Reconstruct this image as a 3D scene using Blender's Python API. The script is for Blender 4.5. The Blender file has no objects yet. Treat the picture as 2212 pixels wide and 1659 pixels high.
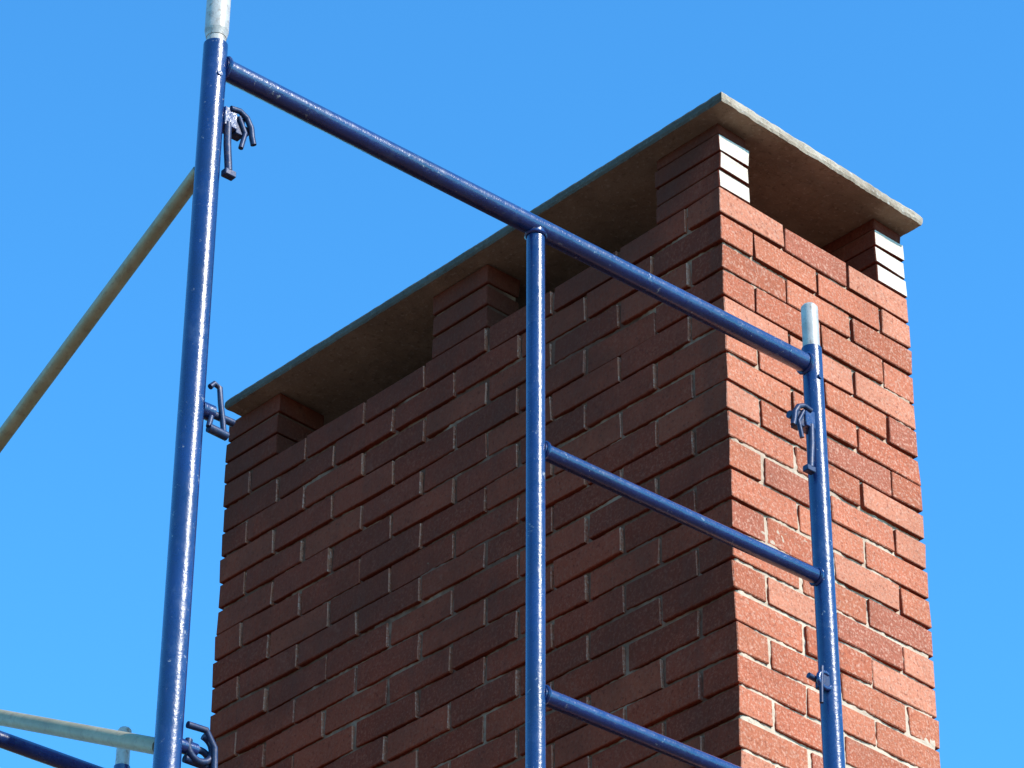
import bpy, bmesh, math, random
from mathutils import Vector, Matrix, noise
random.seed(7)
scene=bpy.context.scene
COL=scene.collection

# ------------------------------------------------------------------ helpers
def mesh_obj(name, verts, faces, mat=None, parent=None, smooth=False, mats=None, midx=None):
    me=bpy.data.meshes.new(name); me.from_pydata(verts,[],faces)
    for m in (mats or ([mat] if mat else [])): me.materials.append(m)
    if midx: me.polygons.foreach_set('material_index',midx)
    if smooth: me.polygons.foreach_set('use_smooth',[True]*len(me.polygons))
    me.update()
    ob=bpy.data.objects.new(name,me); COL.objects.link(ob)
    if parent: ob.parent=parent
    return ob
def empty(name,loc=(0,0,0),rotz=0):
    e=bpy.data.objects.new(name,None); e.location=loc; e.rotation_euler=(0,0,rotz); COL.objects.link(e); return e
class Geo:
    def __init__(s): s.v=[];s.f=[];s.m=[]
    def add(s,v,f,m=0):
        o=len(s.v); s.v+=[tuple(x) for x in v]; s.f+=[tuple(i+o for i in q) for q in f]; s.m+=[m]*len(f)
    def tube(s,a,b,r,r2=None,seg=28,m=0,caps=True,rings=1):
        a=Vector(a);b=Vector(b);r2=r if r2 is None else r2
        d=(b-a).normalized(); x=d.orthogonal().normalized(); y=d.cross(x)
        v=[];f=[]
        for k in range(rings+1):
            t=k/rings;c=a.lerp(b,t);rr=r+(r2-r)*t
            for i in range(seg):
                an=2*math.pi*i/seg; v.append(c+(x*math.cos(an)+y*math.sin(an))*rr)
        for k in range(rings):
            for i in range(seg):
                j=(i+1)%seg; f.append((k*seg+i,k*seg+j,(k+1)*seg+j,(k+1)*seg+i))
        if caps: f.append(tuple(range(seg))[::-1]); f.append(tuple(rings*seg+i for i in range(seg)))
        s.add(v,f,m)
    def path(s,pts,r,m=0,seg=10):
        pts=[Vector(p) for p in pts]; v=[];f=[]
        up=None
        for k,p in enumerate(pts):
            d=(pts[min(k+1,len(pts)-1)]-pts[max(k-1,0)]).normalized()
            if up is None: up=d.orthogonal().normalized()
            up=(up-d*up.dot(d)).normalized(); y=d.cross(up)
            for i in range(seg):
                an=2*math.pi*i/seg; v.append(p+(up*math.cos(an)+y*math.sin(an))*r)
        for k in range(len(pts)-1):
            for i in range(seg):
                j=(i+1)%seg; f.append((k*seg+i,k*seg+j,(k+1)*seg+j,(k+1)*seg+i))
        f.append(tuple(range(seg))[::-1]); f.append(tuple((len(pts)-1)*seg+i for i in range(seg)))
        s.add(v,f,m)
    def box(s,lo,hi,c=0.0,jit=0.0,m=0,negy=None,ym=None):
        """chamfered box"""
        lo=Vector(lo);hi=Vector(hi)
        if c<=0:
            v=[(x,y,z) for z in (lo.z,hi.z) for y in (lo.y,hi.y) for x in (lo.x,hi.x)]
            s.add(v,[(0,2,3,1),(4,5,7,6),(0,1,5,4),(2,6,7,3),(0,4,6,2),(1,3,7,5)],m); return
        ctr=(lo+hi)/2; h=(hi-lo)/2
        v=[];idx={}
        for sx in (-1,1):
            for sy in (-1,1):
                for sz in (-1,1):
                    j=Vector((random.uniform(-jit,jit) for _ in range(3)))
                    for ax in range(3):
                        q=[h.x-c,h.y-c,h.z-c]; q[ax]+=c
                        idx[(sx,sy,sz,ax)]=len(v)
                        v.append(ctr+Vector((sx*q[0],sy*q[1],sz*q[2]))+j)
        S=(-1,1);f=[];mm=[]
        for ax in range(3):
            o=[i for i in range(3) if i!=ax]
            for sg in S:
                ring=[]
                for p,q in ((-1,-1),(1,-1),(1,1),(-1,1)):
                    k=[0,0,0];k[ax]=sg;k[o[0]]=p;k[o[1]]=q; ring.append(idx[(k[0],k[1],k[2],ax)])
                f.append(tuple(ring))
                mi=m
                if ax==1 and ym is not None: mi=ym
                if ax==1 and sg<0 and negy is not None: mi=negy
                mm.append(mi)
        for a1 in range(3):           # edges along axis a1
            o=[i for i in range(3) if i!=a1]
            for p in S:
                for q in S:
                    def K(t,ax):
                        k=[0,0,0];k[a1]=t;k[o[0]]=p;k[o[1]]=q; return idx[(k[0],k[1],k[2],ax)]
                    f.append((K(-1,o[0]),K(1,o[0]),K(1,o[1]),K(-1,o[1]))); mm.append(ym if (ym is not None and a1!=1) else m)
        for sx in S:
            for sy in S:
                for sz in S:
                    f.append(tuple(idx[(sx,sy,sz,a)] for a in range(3))); mm.append(m)
        o=len(s.v); s.v+=[tuple(x) for x in v]; s.f+=[tuple(i+o for i in q) for q in f]; s.m+=mm
    def obj(s,name,mats,parent=None,smooth=False,recalc=True):
        ob=mesh_obj(name,s.v,s.f,parent=parent,mats=mats,midx=s.m,smooth=smooth)
        if recalc:
            bm=bmesh.new();bm.from_mesh(ob.data);bmesh.ops.recalc_face_normals(bm,faces=bm.faces);bm.to_mesh(ob.data);bm.free()
        return ob
def smooth_angle(ob,deg=35):
    bm=bmesh.new();bm.from_mesh(ob.data)
    for fc in bm.faces: fc.smooth=True
    for e in bm.edges:
        e.smooth = not (len(e.link_faces)==2 and e.calc_face_angle(0)>math.radians(deg))
    bm.to_mesh(ob.data);bm.free()

class NT:
    def __init__(s,name):
        s.mat=bpy.data.materials.new(name); s.mat.use_nodes=True; s.t=s.mat.node_tree; s.b=s.t.nodes['Principled BSDF']
        s.co=s.n('ShaderNodeTexCoord').outputs['Object']
    def n(s,t,**k):
        x=s.t.nodes.new(t)
        for a,b in k.items(): setattr(x,a,b)
        return x
    def l(s,a,b): s.t.links.new(a,b)
    def noise(s,scale,detail=4,rough=.55,vec=None,dist=0):
        x=s.n('ShaderNodeTexNoise'); x.inputs['Scale'].default_value=scale;x.inputs['Detail'].default_value=detail
        x.inputs['Roughness'].default_value=rough;x.inputs['Distortion'].default_value=dist; s.l(vec or s.co,x.inputs['Vector']); return x.outputs['Fac']
    def ramp(s,fac,stops,const=False):
        x=s.n('ShaderNodeValToRGB'); e=x.color_ramp.elements
        if const: x.color_ramp.interpolation='CONSTANT'
        while len(e)<len(stops): e.new(.5)
        for i,(p,c) in enumerate(stops):
            e[i].position=p; e[i].color=(c if len(c)==4 else (*c,1)) if not isinstance(c,(int,float)) else (c,c,c,1)
        s.l(fac,x.inputs['Fac']); return x.outputs['Color']
    def mix(s,fac,a,b,mode='MIX'):
        x=s.n('ShaderNodeMix',data_type='RGBA',blend_type=mode)
        for sock,val in ((x.inputs[0],fac),(x.inputs[6],a),(x.inputs[7],b)):
            if isinstance(val,bpy.types.NodeSocket): s.l(val,sock)
            elif isinstance(val,(int,float)): sock.default_value=val
            else: sock.default_value=(*val,1)
        return x.outputs[2]
    def zmap(s,z0,z1,a,b):
        sep=s.n('ShaderNodeSeparateXYZ'); s.l(s.co,sep.inputs[0])
        mr=s.n('ShaderNodeMapRange'); s.l(sep.outputs['Z'],mr.inputs['Value'])
        for k,v in zip(('From Min','From Max','To Min','To Max'),(z0,z1,a,b)): mr.inputs[k].default_value=v
        return mr.outputs[0]
    def mul(s,a,b):
        x=s.n('ShaderNodeMath',operation='MULTIPLY'); s.l(a,x.inputs[0]); s.l(b,x.inputs[1]); return x.outputs[0]
    def bump(s,h,strength,dist,normal=None):
        x=s.n('ShaderNodeBump'); x.inputs['Strength'].default_value=strength;x.inputs['Distance'].default_value=dist
        s.l(h,x.inputs['Height'])
        if normal: s.l(normal,x.inputs['Normal'])
        return x.outputs['Normal']
    def out(s,color=None,rough=None,normal=None,metal=None):
        for k,v in (('Base Color',color),('Roughness',rough),('Normal',normal),('Metallic',metal)):
            if v is None: continue
            if isinstance(v,bpy.types.NodeSocket): s.l(v,s.b.inputs[k])
            elif isinstance(v,(int,float)): s.b.inputs[k].default_value=v
            else: s.b.inputs[k].default_value=(*v,1)
        return s.mat

# ------------------------------------------------------------------ materials
def brick_mat(name,kind):
    t=NT(name); g=t.n('ShaderNodeNewGeometry')
    rnd=g.outputs['Random Per Island']
    if kind=='pale':  # pale brick for the end faces of the front piers
        base=t.ramp(rnd,[(0,(.84,.66,.49)),(1,(.90,.76,.60))]); lt=(.76,.58,.44); dk=(.66,.50,.36)
    elif kind=='end':
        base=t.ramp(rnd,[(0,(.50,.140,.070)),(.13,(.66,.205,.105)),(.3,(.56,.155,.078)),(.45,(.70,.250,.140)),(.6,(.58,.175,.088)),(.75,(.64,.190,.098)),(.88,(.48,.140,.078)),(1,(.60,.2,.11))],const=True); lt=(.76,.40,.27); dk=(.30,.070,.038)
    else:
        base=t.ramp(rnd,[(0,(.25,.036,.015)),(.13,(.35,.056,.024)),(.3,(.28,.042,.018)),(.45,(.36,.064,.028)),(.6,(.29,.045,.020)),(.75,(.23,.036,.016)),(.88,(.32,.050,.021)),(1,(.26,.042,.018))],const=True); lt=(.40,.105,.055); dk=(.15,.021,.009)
    base=t.mix(t.ramp(t.noise(150,3,.7),[(.50,0),(.66,.85 if kind!='side' else .6)]),base,lt)
    base=t.mix(t.ramp(t.noise(110,4,.7),[(.32,.8),(.45,0)]),base,dk)
    if kind!='pale':
        big=t.noise(3.0,5,.65)
        base=t.mix(t.ramp(big,[(.38,.50 if kind=='side' else .2),(.58,0)]),base,(.10,.028,.015) if kind=='side' else (.22,.07,.04))
        st=t.n('ShaderNodeMapping'); st.inputs['Scale'].default_value=(7,7,1.3); t.l(t.co,st.inputs['Vector'])
        base=t.mix(t.ramp(t.noise(1.6,5,.6,vec=st.outputs['Vector']),[(.56,0),(.74,.4 if kind=='side' else .25)]),base,(.13,.045,.028))
    if kind=='side':   # chimney soot, heaviest near the flue openings
        soot=t.mul(t.zmap(-1.25,-.05,0,.72),t.ramp(t.noise(5,6,.65),[(.30,1),(.68,.45)]))
        base=t.mix(soot,base,(.085,.028,.017))
    ef=t.noise(9,6,.75)
    base=t.mix(t.ramp(ef,[(.60,0),(.80,.40)]),base,(.66,.44,.31) if kind!='side' else (.34,.13,.08))
    vor=t.n('ShaderNodeMapping'); vor.inputs['Scale'].default_value=(1,1,.35); t.l(t.co,vor.inputs['Vector'])
    n1=t.bump(t.noise(120,4,.7,vec=vor.outputs['Vector']),.9,.0045)
    n2=t.bump(t.noise(22,4,.6),.6,.009,n1)
    t.b.inputs['Specular IOR Level'].default_value=.12
    return t.out(base,.95,n2)
M_brick=brick_mat('shaded_sooty_brick','side'); M_pale=brick_mat('pale_brick','pale'); M_bend=brick_mat('brick','end')  # shaded and sunlit tones of one brick, painted into side and end faces
def mortar_mat(name,c1,c2,cream,lo,hi):
    t=NT(name)
    c=t.ramp(t.noise(30,5,.7),[(.3,c1),(.7,c2)])
    c=t.mix(t.ramp(t.noise(3.5,5,.65),[(.50,0),(.62,.85)]),c,cream)
    c=t.mix(t.zmap(-.5,-1.9,lo,hi),c,cream)
    t.b.inputs['Specular IOR Level'].default_value=.12
    return t.out(c,.95,t.bump(t.noise(160,4,.7),.8,.003))
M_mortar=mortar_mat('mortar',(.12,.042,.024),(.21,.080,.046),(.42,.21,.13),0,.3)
M_mortar_end=mortar_mat('mortar_sunlit',(.42,.24,.15),(.60,.40,.27),(.82,.64,.46),.15,.9)  # end joints lightened to look sunlit beside the darker side mortar
def concrete(name,k,top):
    t=NT(name)
    c=t.ramp(t.noise(5,7,.7),[(.3,(.22*k,.160*k,.105*k)),(.55,(.34*k,.260*k,.180*k)),(.75,(.46*k,.37*k,.27*k))])
    c=t.mix(t.ramp(t.noise(60,4,.75),[(.33,.6),(.44,0)]),c,(.15*k,.10*k,.06*k))
    c=t.mix(t.ramp(t.noise(90,3,.6),[(.58,0),(.70,.5)]),c,top)
    n=t.bump(t.noise(90,5,.75),.6,.004)
    n=t.bump(t.noise(14,4,.6),.4,.010,n)
    return t.out(c,.93,n)
M_conc=concrete('concrete',.88,(.50,.43,.34)); M_conc_s=concrete('shaded_concrete',.30,(.2,.16,.11)); M_conc_e=concrete('sunlit_concrete_edge',1.4,(.80,.75,.64))  # cap rims: one darkened as if in shade, others lightened as if sunlit
def paint():
    t=NT('blue_tube_paint')
    c=t.ramp(t.noise(5,3,.6),[(.3,(.004,.018,.085)),(.7,(.007,.030,.14))])
    ch=t.ramp(t.noise(50,7,.8,dist=.6),[(.62,0),(.66,1)])
    c=t.mix(ch,c,(.42,.40,.38))
    du=t.ramp(t.noise(14,6,.75),[(.56,0),(.8,.30)])
    c=t.mix(du,c,(.16,.20,.30))
    r=t.ramp(t.noise(35,5,.7),[(.3,.20),(.7,.36)])
    n=t.bump(t.noise(60,5,.7),.5,.0025)
    t.b.inputs['Specular IOR Level'].default_value=.7
    t.b.inputs['Coat Weight'].default_value=.35; t.b.inputs['Coat Roughness'].default_value=.09
    return t.out(c,r,n)
M_paint=paint()
def galv(name,c1,c2,metal=.55,rust=.7):
    t=NT(name)
    c=t.ramp(t.noise(18,5,.7),[(.3,c1),(.7,c2)])
    c=t.mix(t.ramp(t.noise(60,5,.75),[(.52,0),(.66,rust)]),c,(.24,.14,.08))
    return t.out(c,.45,t.bump(t.noise(120,4,.7),.4,.0015),metal)
M_galv=galv('galvanized_steel',(.42,.37,.31),(.70,.63,.54),.1)
M_brace=galv('weathered_zinc',(.33,.25,.13),(.48,.38,.22),.05,.5)
M_hard=galv('dark_lock_steel',(.006,.016,.06),(.03,.05,.11),.2,.3)
M_black=NT('soot').out((.03,.025,.02),.95)

# ------------------------------------------------------------------ chimney
W=.640; L=1.768; HL=.190; J=.0098; CH=.0749
top_z=1.6+4.7560
chim=empty('brick_chimney',(.46907,6.0856,top_z),math.atan2(.68414,.72935))
B=Geo()
mw=(W+J)/3; ml=(L+J)/8
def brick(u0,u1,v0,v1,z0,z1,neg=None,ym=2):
    p=random.uniform(-.0018,.0018)
    dz=random.uniform(-.0016,.0016)
    B.box((u0+random.uniform(-.0026,.0026)+p*.5,v0+p+random.uniform(-.0008,.0008),z0+dz),(u1+random.uniform(-.0026,.0026)+p*.5,v1-p,z1+dz+random.uniform(-.001,.001)),
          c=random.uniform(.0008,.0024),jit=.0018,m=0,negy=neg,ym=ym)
n_course=int((top_z-HL)/CH)+1
Tu=mw/2-J; Tv=ml/2-J
for k in range(n_course):
    z1=-HL-k*CH; z0=z1-(CH-J*random.uniform(.75,1.2))
    if k%2==0:
        for i in range(3):
            for v0 in (0,L-Tv): brick(i*mw,i*mw+mw-J,v0,v0+Tv,z0,z1)
        for i in range(7):
            s=ml/2+i*ml
            for u0 in (0,W-Tu): brick(u0,u0+Tu,s,s+ml-J,z0,z1)
    else:
        for i in range(8):
            s=i*ml
            for u0 in (0,W-Tu): brick(u0,u0+Tu,s,s+ml-J,z0,z1)
        for i in range(2):
            s=mw/2+i*mw
            for v0 in (0,L-Tv): brick(s,s+mw-J,v0,v0+Tv,z0,z1)
piers=[(0,.100,0,.205),(W-.105,W,0,.21),(0,.105,.772,.972),(W-.105,W,.772,.972),(0,.155,1.562,L),(W-.155,W,1.562,L)]
PM=Geo(); ph=.0520
for (a0,a1,b0,b1) in piers:
    if b0==0:
        for k in range(3):
            brick(a0,a1,b0,b1,-HL+k*ph+(.006),-HL+(k+1)*ph,neg=1,ym=None)
        brick(a0+.003,a1-.003,b0+.004,b1-.003,-HL+3*ph+.005,-.001,ym=None)  # thin dark course standing in for the cap's shadow on the pier
    else:
        for k in range(3):
            brick(a0,a1,b0,b1,-HL+k*.0633+.008,-HL+(k+1)*.0633-.001,ym=None)
    PM.box((a0+.007,b0+.007,-HL-.02),(a1-.007,b1-.007,0.004))
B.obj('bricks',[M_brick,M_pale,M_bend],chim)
PM.obj('pier_mortar',[M_mortar],chim)
core=Geo(); core.box((.017,.017,-top_z),(W-.017,L-.017,-HL-.002)); core.obj('mortar_core',[M_mortar],chim)
def mortar_sheet(name,length,axis,zlow):
    st=.005; nx=int((length-.020)/st); nz=int((-HL-.004-zlow)/st); v=[];f=[]
    for j in range(nz+1):
        z=-HL-.004-j*st
        for i in range(nx+1):
            s=.010+i*st
            q=Vector((s*1.0,z*1.0,3.1 if axis=='u' else 9.7))
            lo=noise.noise(q*2.2); md=noise.noise(q*9+Vector((5,1,2))); hi=noise.noise(q*60); h2=noise.noise(q*110)
            low=min(1,max(0,(-z-.7)/1.2)) if axis=='u' else .25
            rec=(.0092 if axis=='u' else .0105)-.0066*low-.0050*lo-.0065*md+.0026*hi+.0016*h2
            rec=max(-.0004 if axis=='u' else .0012,min(.0148,rec))
            if i in(0,nx): rec=max(rec,.010)
            v.append((s,rec,z) if axis=='u' else (rec,s,z))
    for j in range(nz):
        for i in range(nx):
            a=j*(nx+1)+i; q=(a,a+nx+1,a+nx+2,a+1); f.append(q if axis=='u' else q[::-1])
    mesh_obj(name,v,f,M_mortar_end if axis=='u' else M_mortar,chim,smooth=True)
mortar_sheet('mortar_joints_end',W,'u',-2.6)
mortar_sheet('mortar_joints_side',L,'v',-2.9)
def slab(name,x0,x1,y0,y1,z0,z1,mats,parent):
    bm=bmesh.new(); bmesh.ops.create_cube(bm,size=1)
    for q in bm.verts: q.co=Vector(((x0+x1)/2+q.co.x*(x1-x0),(y0+y1)/2+q.co.y*(y1-y0),(z0+z1)/2+q.co.z*(z1-z0)))
    def cuts(ax,a,b,n):
        for i in range(1,n):
            p=[0,0,0];p[ax]=a+(b-a)*i/n; nn=[0,0,0];nn[ax]=1
            bmesh.ops.bisect_plane(bm,geom=bm.verts[:]+bm.edges[:]+bm.faces[:],plane_co=p,plane_no=nn)
    cuts(0,x0,x1,70);cuts(1,y0,y1,180);cuts(2,z0,z1,4)
    bm.normal_update()
    for fc in bm.faces:
        fc.material_index = 1 if fc.normal.x<-.5 else (2 if abs(fc.normal.y)>.5 or fc.normal.z>.5 or fc.normal.x>.5 else 0)
    for q in bm.verts:
        c=q.co.copy()
        ex=min(abs(c.x-x0),abs(c.x-x1),abs(c.y-y0),abs(c.y-y1))
        side=abs(c.x-x0)<1e-4
        nz=(noise.noise(c*28)*.0022+noise.noise(c*70)*.0024)*(.4 if side else 1)
        if ex<1e-4:
            dx=-1 if side else (1 if abs(c.x-x1)<1e-4 else 0)
            dy=-1 if abs(c.y-y0)<1e-4 else (1 if abs(c.y-y1)<1e-4 else 0)
            edge = abs(c.z-z0)<1e-4 or abs(c.z-z1)<1e-4
            k=nz-(.003 if edge else 0)
            q.co+=Vector((dx*k,dy*k,0))
        a=.35 if c.x<x0+.1 and c.y>y0+.08 else 1
        q.co.z+=(noise.noise(c*9+Vector((3,3,3)))*.0010+noise.noise(c*45)*.0016)*a
    me=bpy.data.meshes.new(name);bm.to_mesh(me);bm.free()
    for m in mats: me.materials.append(m)
    ob=bpy.data.objects.new(name,me);COL.objects.link(ob);ob.parent=parent;return ob
slab('concrete_cap',-.049,W+.009,-.059,L-.044,.002,.029,[M_conc,M_conc_s,M_conc_e],chim)
fl=Geo()
for v0 in (.36,1.12):
    fl.box((.2,v0,-HL-.002),(.44,v0+.26,-.03))
fl.obj('flue_liners',[M_black],chim)

# ------------------------------------------------------------------ scaffolding (local frame: x along frame, y across the bay, z up)
be=.87119
S=Vector((-.54527,4.78258,1.6+3.86335))
sc=empty('scaffolding',S,math.atan2(math.cos(be),math.sin(be)))
R0=.0212; FW=1.524; BAY=2.50; MID=.506*FW; FH=1.93
P=Geo();G=Geo();K=Geo();BR=Geo()
def weld(c,d,r):
    c=Vector(c);d=Vector(d); x=d.orthogonal().normalized();y=d.cross(x).normalized()
    P.path([c+(x*math.cos(t)+y*math.sin(t))*r*(1+.05*random.random()) for t in [i*math.pi/12 for i in range(25)]],.0038,seg=6)
for y in (0,BAY):
    for lv in range(3):
        z=-lv*FH; zt=z+.044; zb=z+.044-FH+.02
        if lv==2: zb=-S.z+.05
        for x in (0,FW):
            P.tube((x,y,zb),(x,y,zt),R0*(1.06 if x==0 and y==0 else 1),rings=24)
        P.tube((R0-.004,y,z),(FW-R0+.004,y,z),R0*.98,rings=24)
        P.tube((MID,y,z-.01),(MID,y,max(zb,z-FH+.12)),.0180,rings=24)
        for k,zz in enumerate((z-.5087,z-1.0248,z-1.54)):
            P.tube((MID+.012,y,zz),(FW-.015,y,zz),.0160,rings=12)
            weld((MID+.019,y,zz),(1,0,0),.0165); weld((FW-R0-.001,y,zz),(1,0,0),.0165)
        weld((R0+.001,y,z),(1,0,0),.0215);weld((FW-R0-.001,y,z),(1,0,0),.0215);weld((MID,y,z-R0-.001),(0,0,1),.0185)
        for x in (0,FW):
            P.tube((x-.002,y-R0-.003,z-.035),(x-.002,y-R0+.004,z-.035),.0055,seg=12)
    for x in (0,FW):
        top=.30 if x==0 else .148
        G.tube((x,y,.044),(x,y,.062),.0188,.0178)
        G.tube((x,y,.062),(x,y,top),.0178,rings=6)
        G.tube((x,y,top),(x,y,top+.006),.0178,.0135)
        if x==0:
            G.tube((x,y,.075),(x,y,.30),.0222)
            G.tube((x,y,.060),(x,y,.075),.0190,.0222)
        P.box((x-.07,y-.07,-S.z),(x+.07,y+.07,-S.z+.008))
        P.tube((x,y,-S.z+.008),(x,y,-S.z+.3),.016)
def arc(cx,cz,r,a0,a1,y,n=12,sg=1):
    return [(cx+sg*r*math.cos(math.radians(a0+(a1-a0)*i/n)),y,cz+r*math.sin(math.radians(a0+(a1-a0)*i/n))) for i in range(n+1)]
def flip_lock(x,y,z,sg):
    yy=y-.004
    b=lambda x0,x1,y0,y1,z0,z1,g=K: g.box((min(x+sg*x0,x+sg*x1),y0,z0),(max(x+sg*x0,x+sg*x1),y1,z1),c=.0018)
    b(.018,.046,yy-.014,yy+.014,z-.020,z+.022,P)
    b(.046,.066,yy-.010,yy+.012,z-.024,z+.016)
    K.tube((x+sg*.018,yy,z),(x+sg*.080,yy,z-.002),.0085,seg=14)
    K.path([(x+sg*.03,yy-.014,z+.020),(x+sg*.05,yy-.014,z+.024),(x+sg*.066,yy-.014,z+.016),(x+sg*.077,yy-.014,z-.002),(x+sg*.080,yy-.014,z-.022),(x+sg*.084,yy-.014,z-.036)],.0058)
    K.path([(x+sg*.050,yy-.012,z+.012),(x+sg*.066,yy-.012,z-.018),(x+sg*.058,yy-.012,z-.055)],.0048)
    K.path([(x+sg*.028,yy-.010,z-.012),(x+sg*.030,yy-.010,z-.06),(x+sg*.036,yy-.010,z-.116)],.0072)
    b(.026,.050,yy-.016,yy+.000,z-.128,z-.114)
def c_lock(x,y,z,sg):
    yy=y-.004
    K.tube((x+sg*.016,yy,z),(x+sg*.085,yy,z),.0070,seg=14)
    P.tube((x+sg*.016,yy,z),(x+sg*.040,yy,z),.015,seg=16)
    K.path([(x+sg*.028,yy-.008,z+.046),(x+sg*.036,yy-.008,z+.056),(x+sg*.048,yy-.008,z+.052),(x+sg*.052,yy-.008,z+.02),(x+sg*.058,yy-.008,z-.01),(x+sg*.062,yy-.008,z-.036)],.0052)
    K.path([(x+sg*.03,yy-.008,z-.036),(x+sg*.068,yy-.008,z-.038)],.0085)
    K.path([(x+sg*.03,yy-.008,z-.034),(x+sg*.034,yy-.008,z-.012)],.005)
def loop_lock(x,y,z,sg):
    yy=y-.004
    P.tube((x+sg*.016,yy,z),(x+sg*.05,yy,z),.012,seg=14)
    K.path(arc(x+sg*.055,z+.004,.024,-200,80,yy-.006,16,sg),.0064)
    K.path(arc(x+sg*.064,z-.012,.020,-90,150,yy+.006,16,sg),.0060)
    K.path([(x+sg*.024,yy-.012,z+.034),(x+sg*.06,yy-.012,z+.036),(x+sg*.078,yy-.012,z+.01),(x+sg*.082,yy-.012,z-.06)],.006)
    K.tube((x+sg*.03,yy,z-.02),(x+sg*.082,yy,z-.02),.007,seg=12)
def pin_lock(x,y,z,sg):
    yy=y-.004
    K.tube((x+sg*.010,yy,z),(x+sg*.062,yy,z+.006),.0060,seg=14)
    K.box((min(x+sg*.014,x+sg*.036),yy-.012,z-.012),(max(x+sg*.014,x+sg*.036),yy+.01,z+.016),c=.002)
    K.path([(x+sg*.036,yy-.012,z+.03),(x+sg*.040,yy-.012,z-.01),(x+sg*.042,yy-.012,z-.052)],.0042)
    P.path(arc(x+sg*.028,z+.002,.017,-150,120,yy-.010,14,sg),.0052)
for y in (0,BAY):
    for lv in range(3):
        z=-lv*FH
        flip_lock(0,y,z-.118,1); c_lock(0,y,z-.745,1); loop_lock(0,y,z-1.385,1)
        flip_lock(FW,y,z-.150,-1); pin_lock(FW,y,z-.752,-1); loop_lock(FW,y,z-1.40,-1)
for lv in range(3):
    z=-lv*FH
    BR.tube((.0,.024,z-.2317),(.0,BAY+.02,z-.2356-.456*(BAY-.0126)),.0140,seg=20,rings=12)
    BR.tube((0,.024,z-1.3836),(0,BAY+.02,z-1.3958+.5056*(BAY+.02)),.0140,seg=20,rings=12)
for g,nm,mt in ((P,'painted_frames',M_paint),(G,'coupling_pins',M_galv),(K,'brace_locks',M_hard),(BR,'cross_braces',M_brace)):
    ob=g.obj(nm,[mt],sc); smooth_angle(ob,40)

# ------------------------------------------------------------------ ground
t=NT('warm_bounce_soil')  # out-of-view ground, reddened to bounce warm light into the shade
c=t.ramp(t.noise(.6,6,.7),[(.3,(.14,.058,.026)),(.55,(.19,.086,.042)),(.75,(.25,.13,.07))])
soil=t.out(c,.95,t.bump(t.noise(40,4,.7),.8,.03))
mesh_obj('ground',[(-1500,-1500,0),(1500,-1500,0),(1500,1500,0),(-1500,1500,0)],[(0,1,2,3)],soil)

# ------------------------------------------------------------------ light
PHI=math.radians(57); EL=math.radians(38)
sd=Vector((math.sin(PHI)*math.cos(EL),-math.cos(PHI)*math.cos(EL),math.sin(EL)))
sl=bpy.data.lights.new('sun','SUN'); sl.energy=5.0; sl.angle=math.radians(.53); sl.color=(1,.95,.87)
so=bpy.data.objects.new('sun',sl); so.rotation_euler=sd.to_track_quat('Z','Y').to_euler(); so.location=(6,-4,12); COL.objects.link(so)
wd=bpy.data.worlds.new('World'); scene.world=wd; wd.use_nodes=True; nt=wd.node_tree
bg=nt.nodes['Background']; sk=nt.nodes.new('ShaderNodeTexSky'); sk.sky_type='NISHITA'; sk.sun_disc=False
sk.sun_elevation=EL; sk.sun_rotation=math.atan2(sd.x,sd.y); sk.air_density=1.0; sk.dust_density=.3; sk.ozone_density=1.5
vm=nt.nodes.new('ShaderNodeVectorMath'); vm.operation='MULTIPLY'; vm.inputs[1].default_value=(.58,1.74,2.42)
nt.links.new(sk.outputs[0],vm.inputs[0]); nt.links.new(vm.outputs[0],bg.inputs['Color']); bg.inputs['Strength'].default_value=.15

# ------------------------------------------------------------------ camera
th=.58497; r=.00501
R_=Vector((1,0,0));F_=Vector((0,math.cos(th),math.sin(th)));U_=Vector((0,-math.sin(th),math.cos(th)))
Rr=R_*math.cos(r)+U_*math.sin(r); Ur=U_*math.cos(r)-R_*math.sin(r)
cam=bpy.data.cameras.new('camera'); cam.sensor_width=36; cam.lens=36*7253.17/2212; cam.clip_end=5000
co=bpy.data.objects.new('camera',cam); COL.objects.link(co)
M=Matrix((( Rr.x,Ur.x,-F_.x,0),(Rr.y,Ur.y,-F_.y,0),(Rr.z,Ur.z,-F_.z,1.6),(0,0,0,1)))
co.matrix_world=M; scene.camera=co
scene.view_settings.view_transform='Standard'; scene.view_settings.look='None'; scene.view_settings.exposure=0
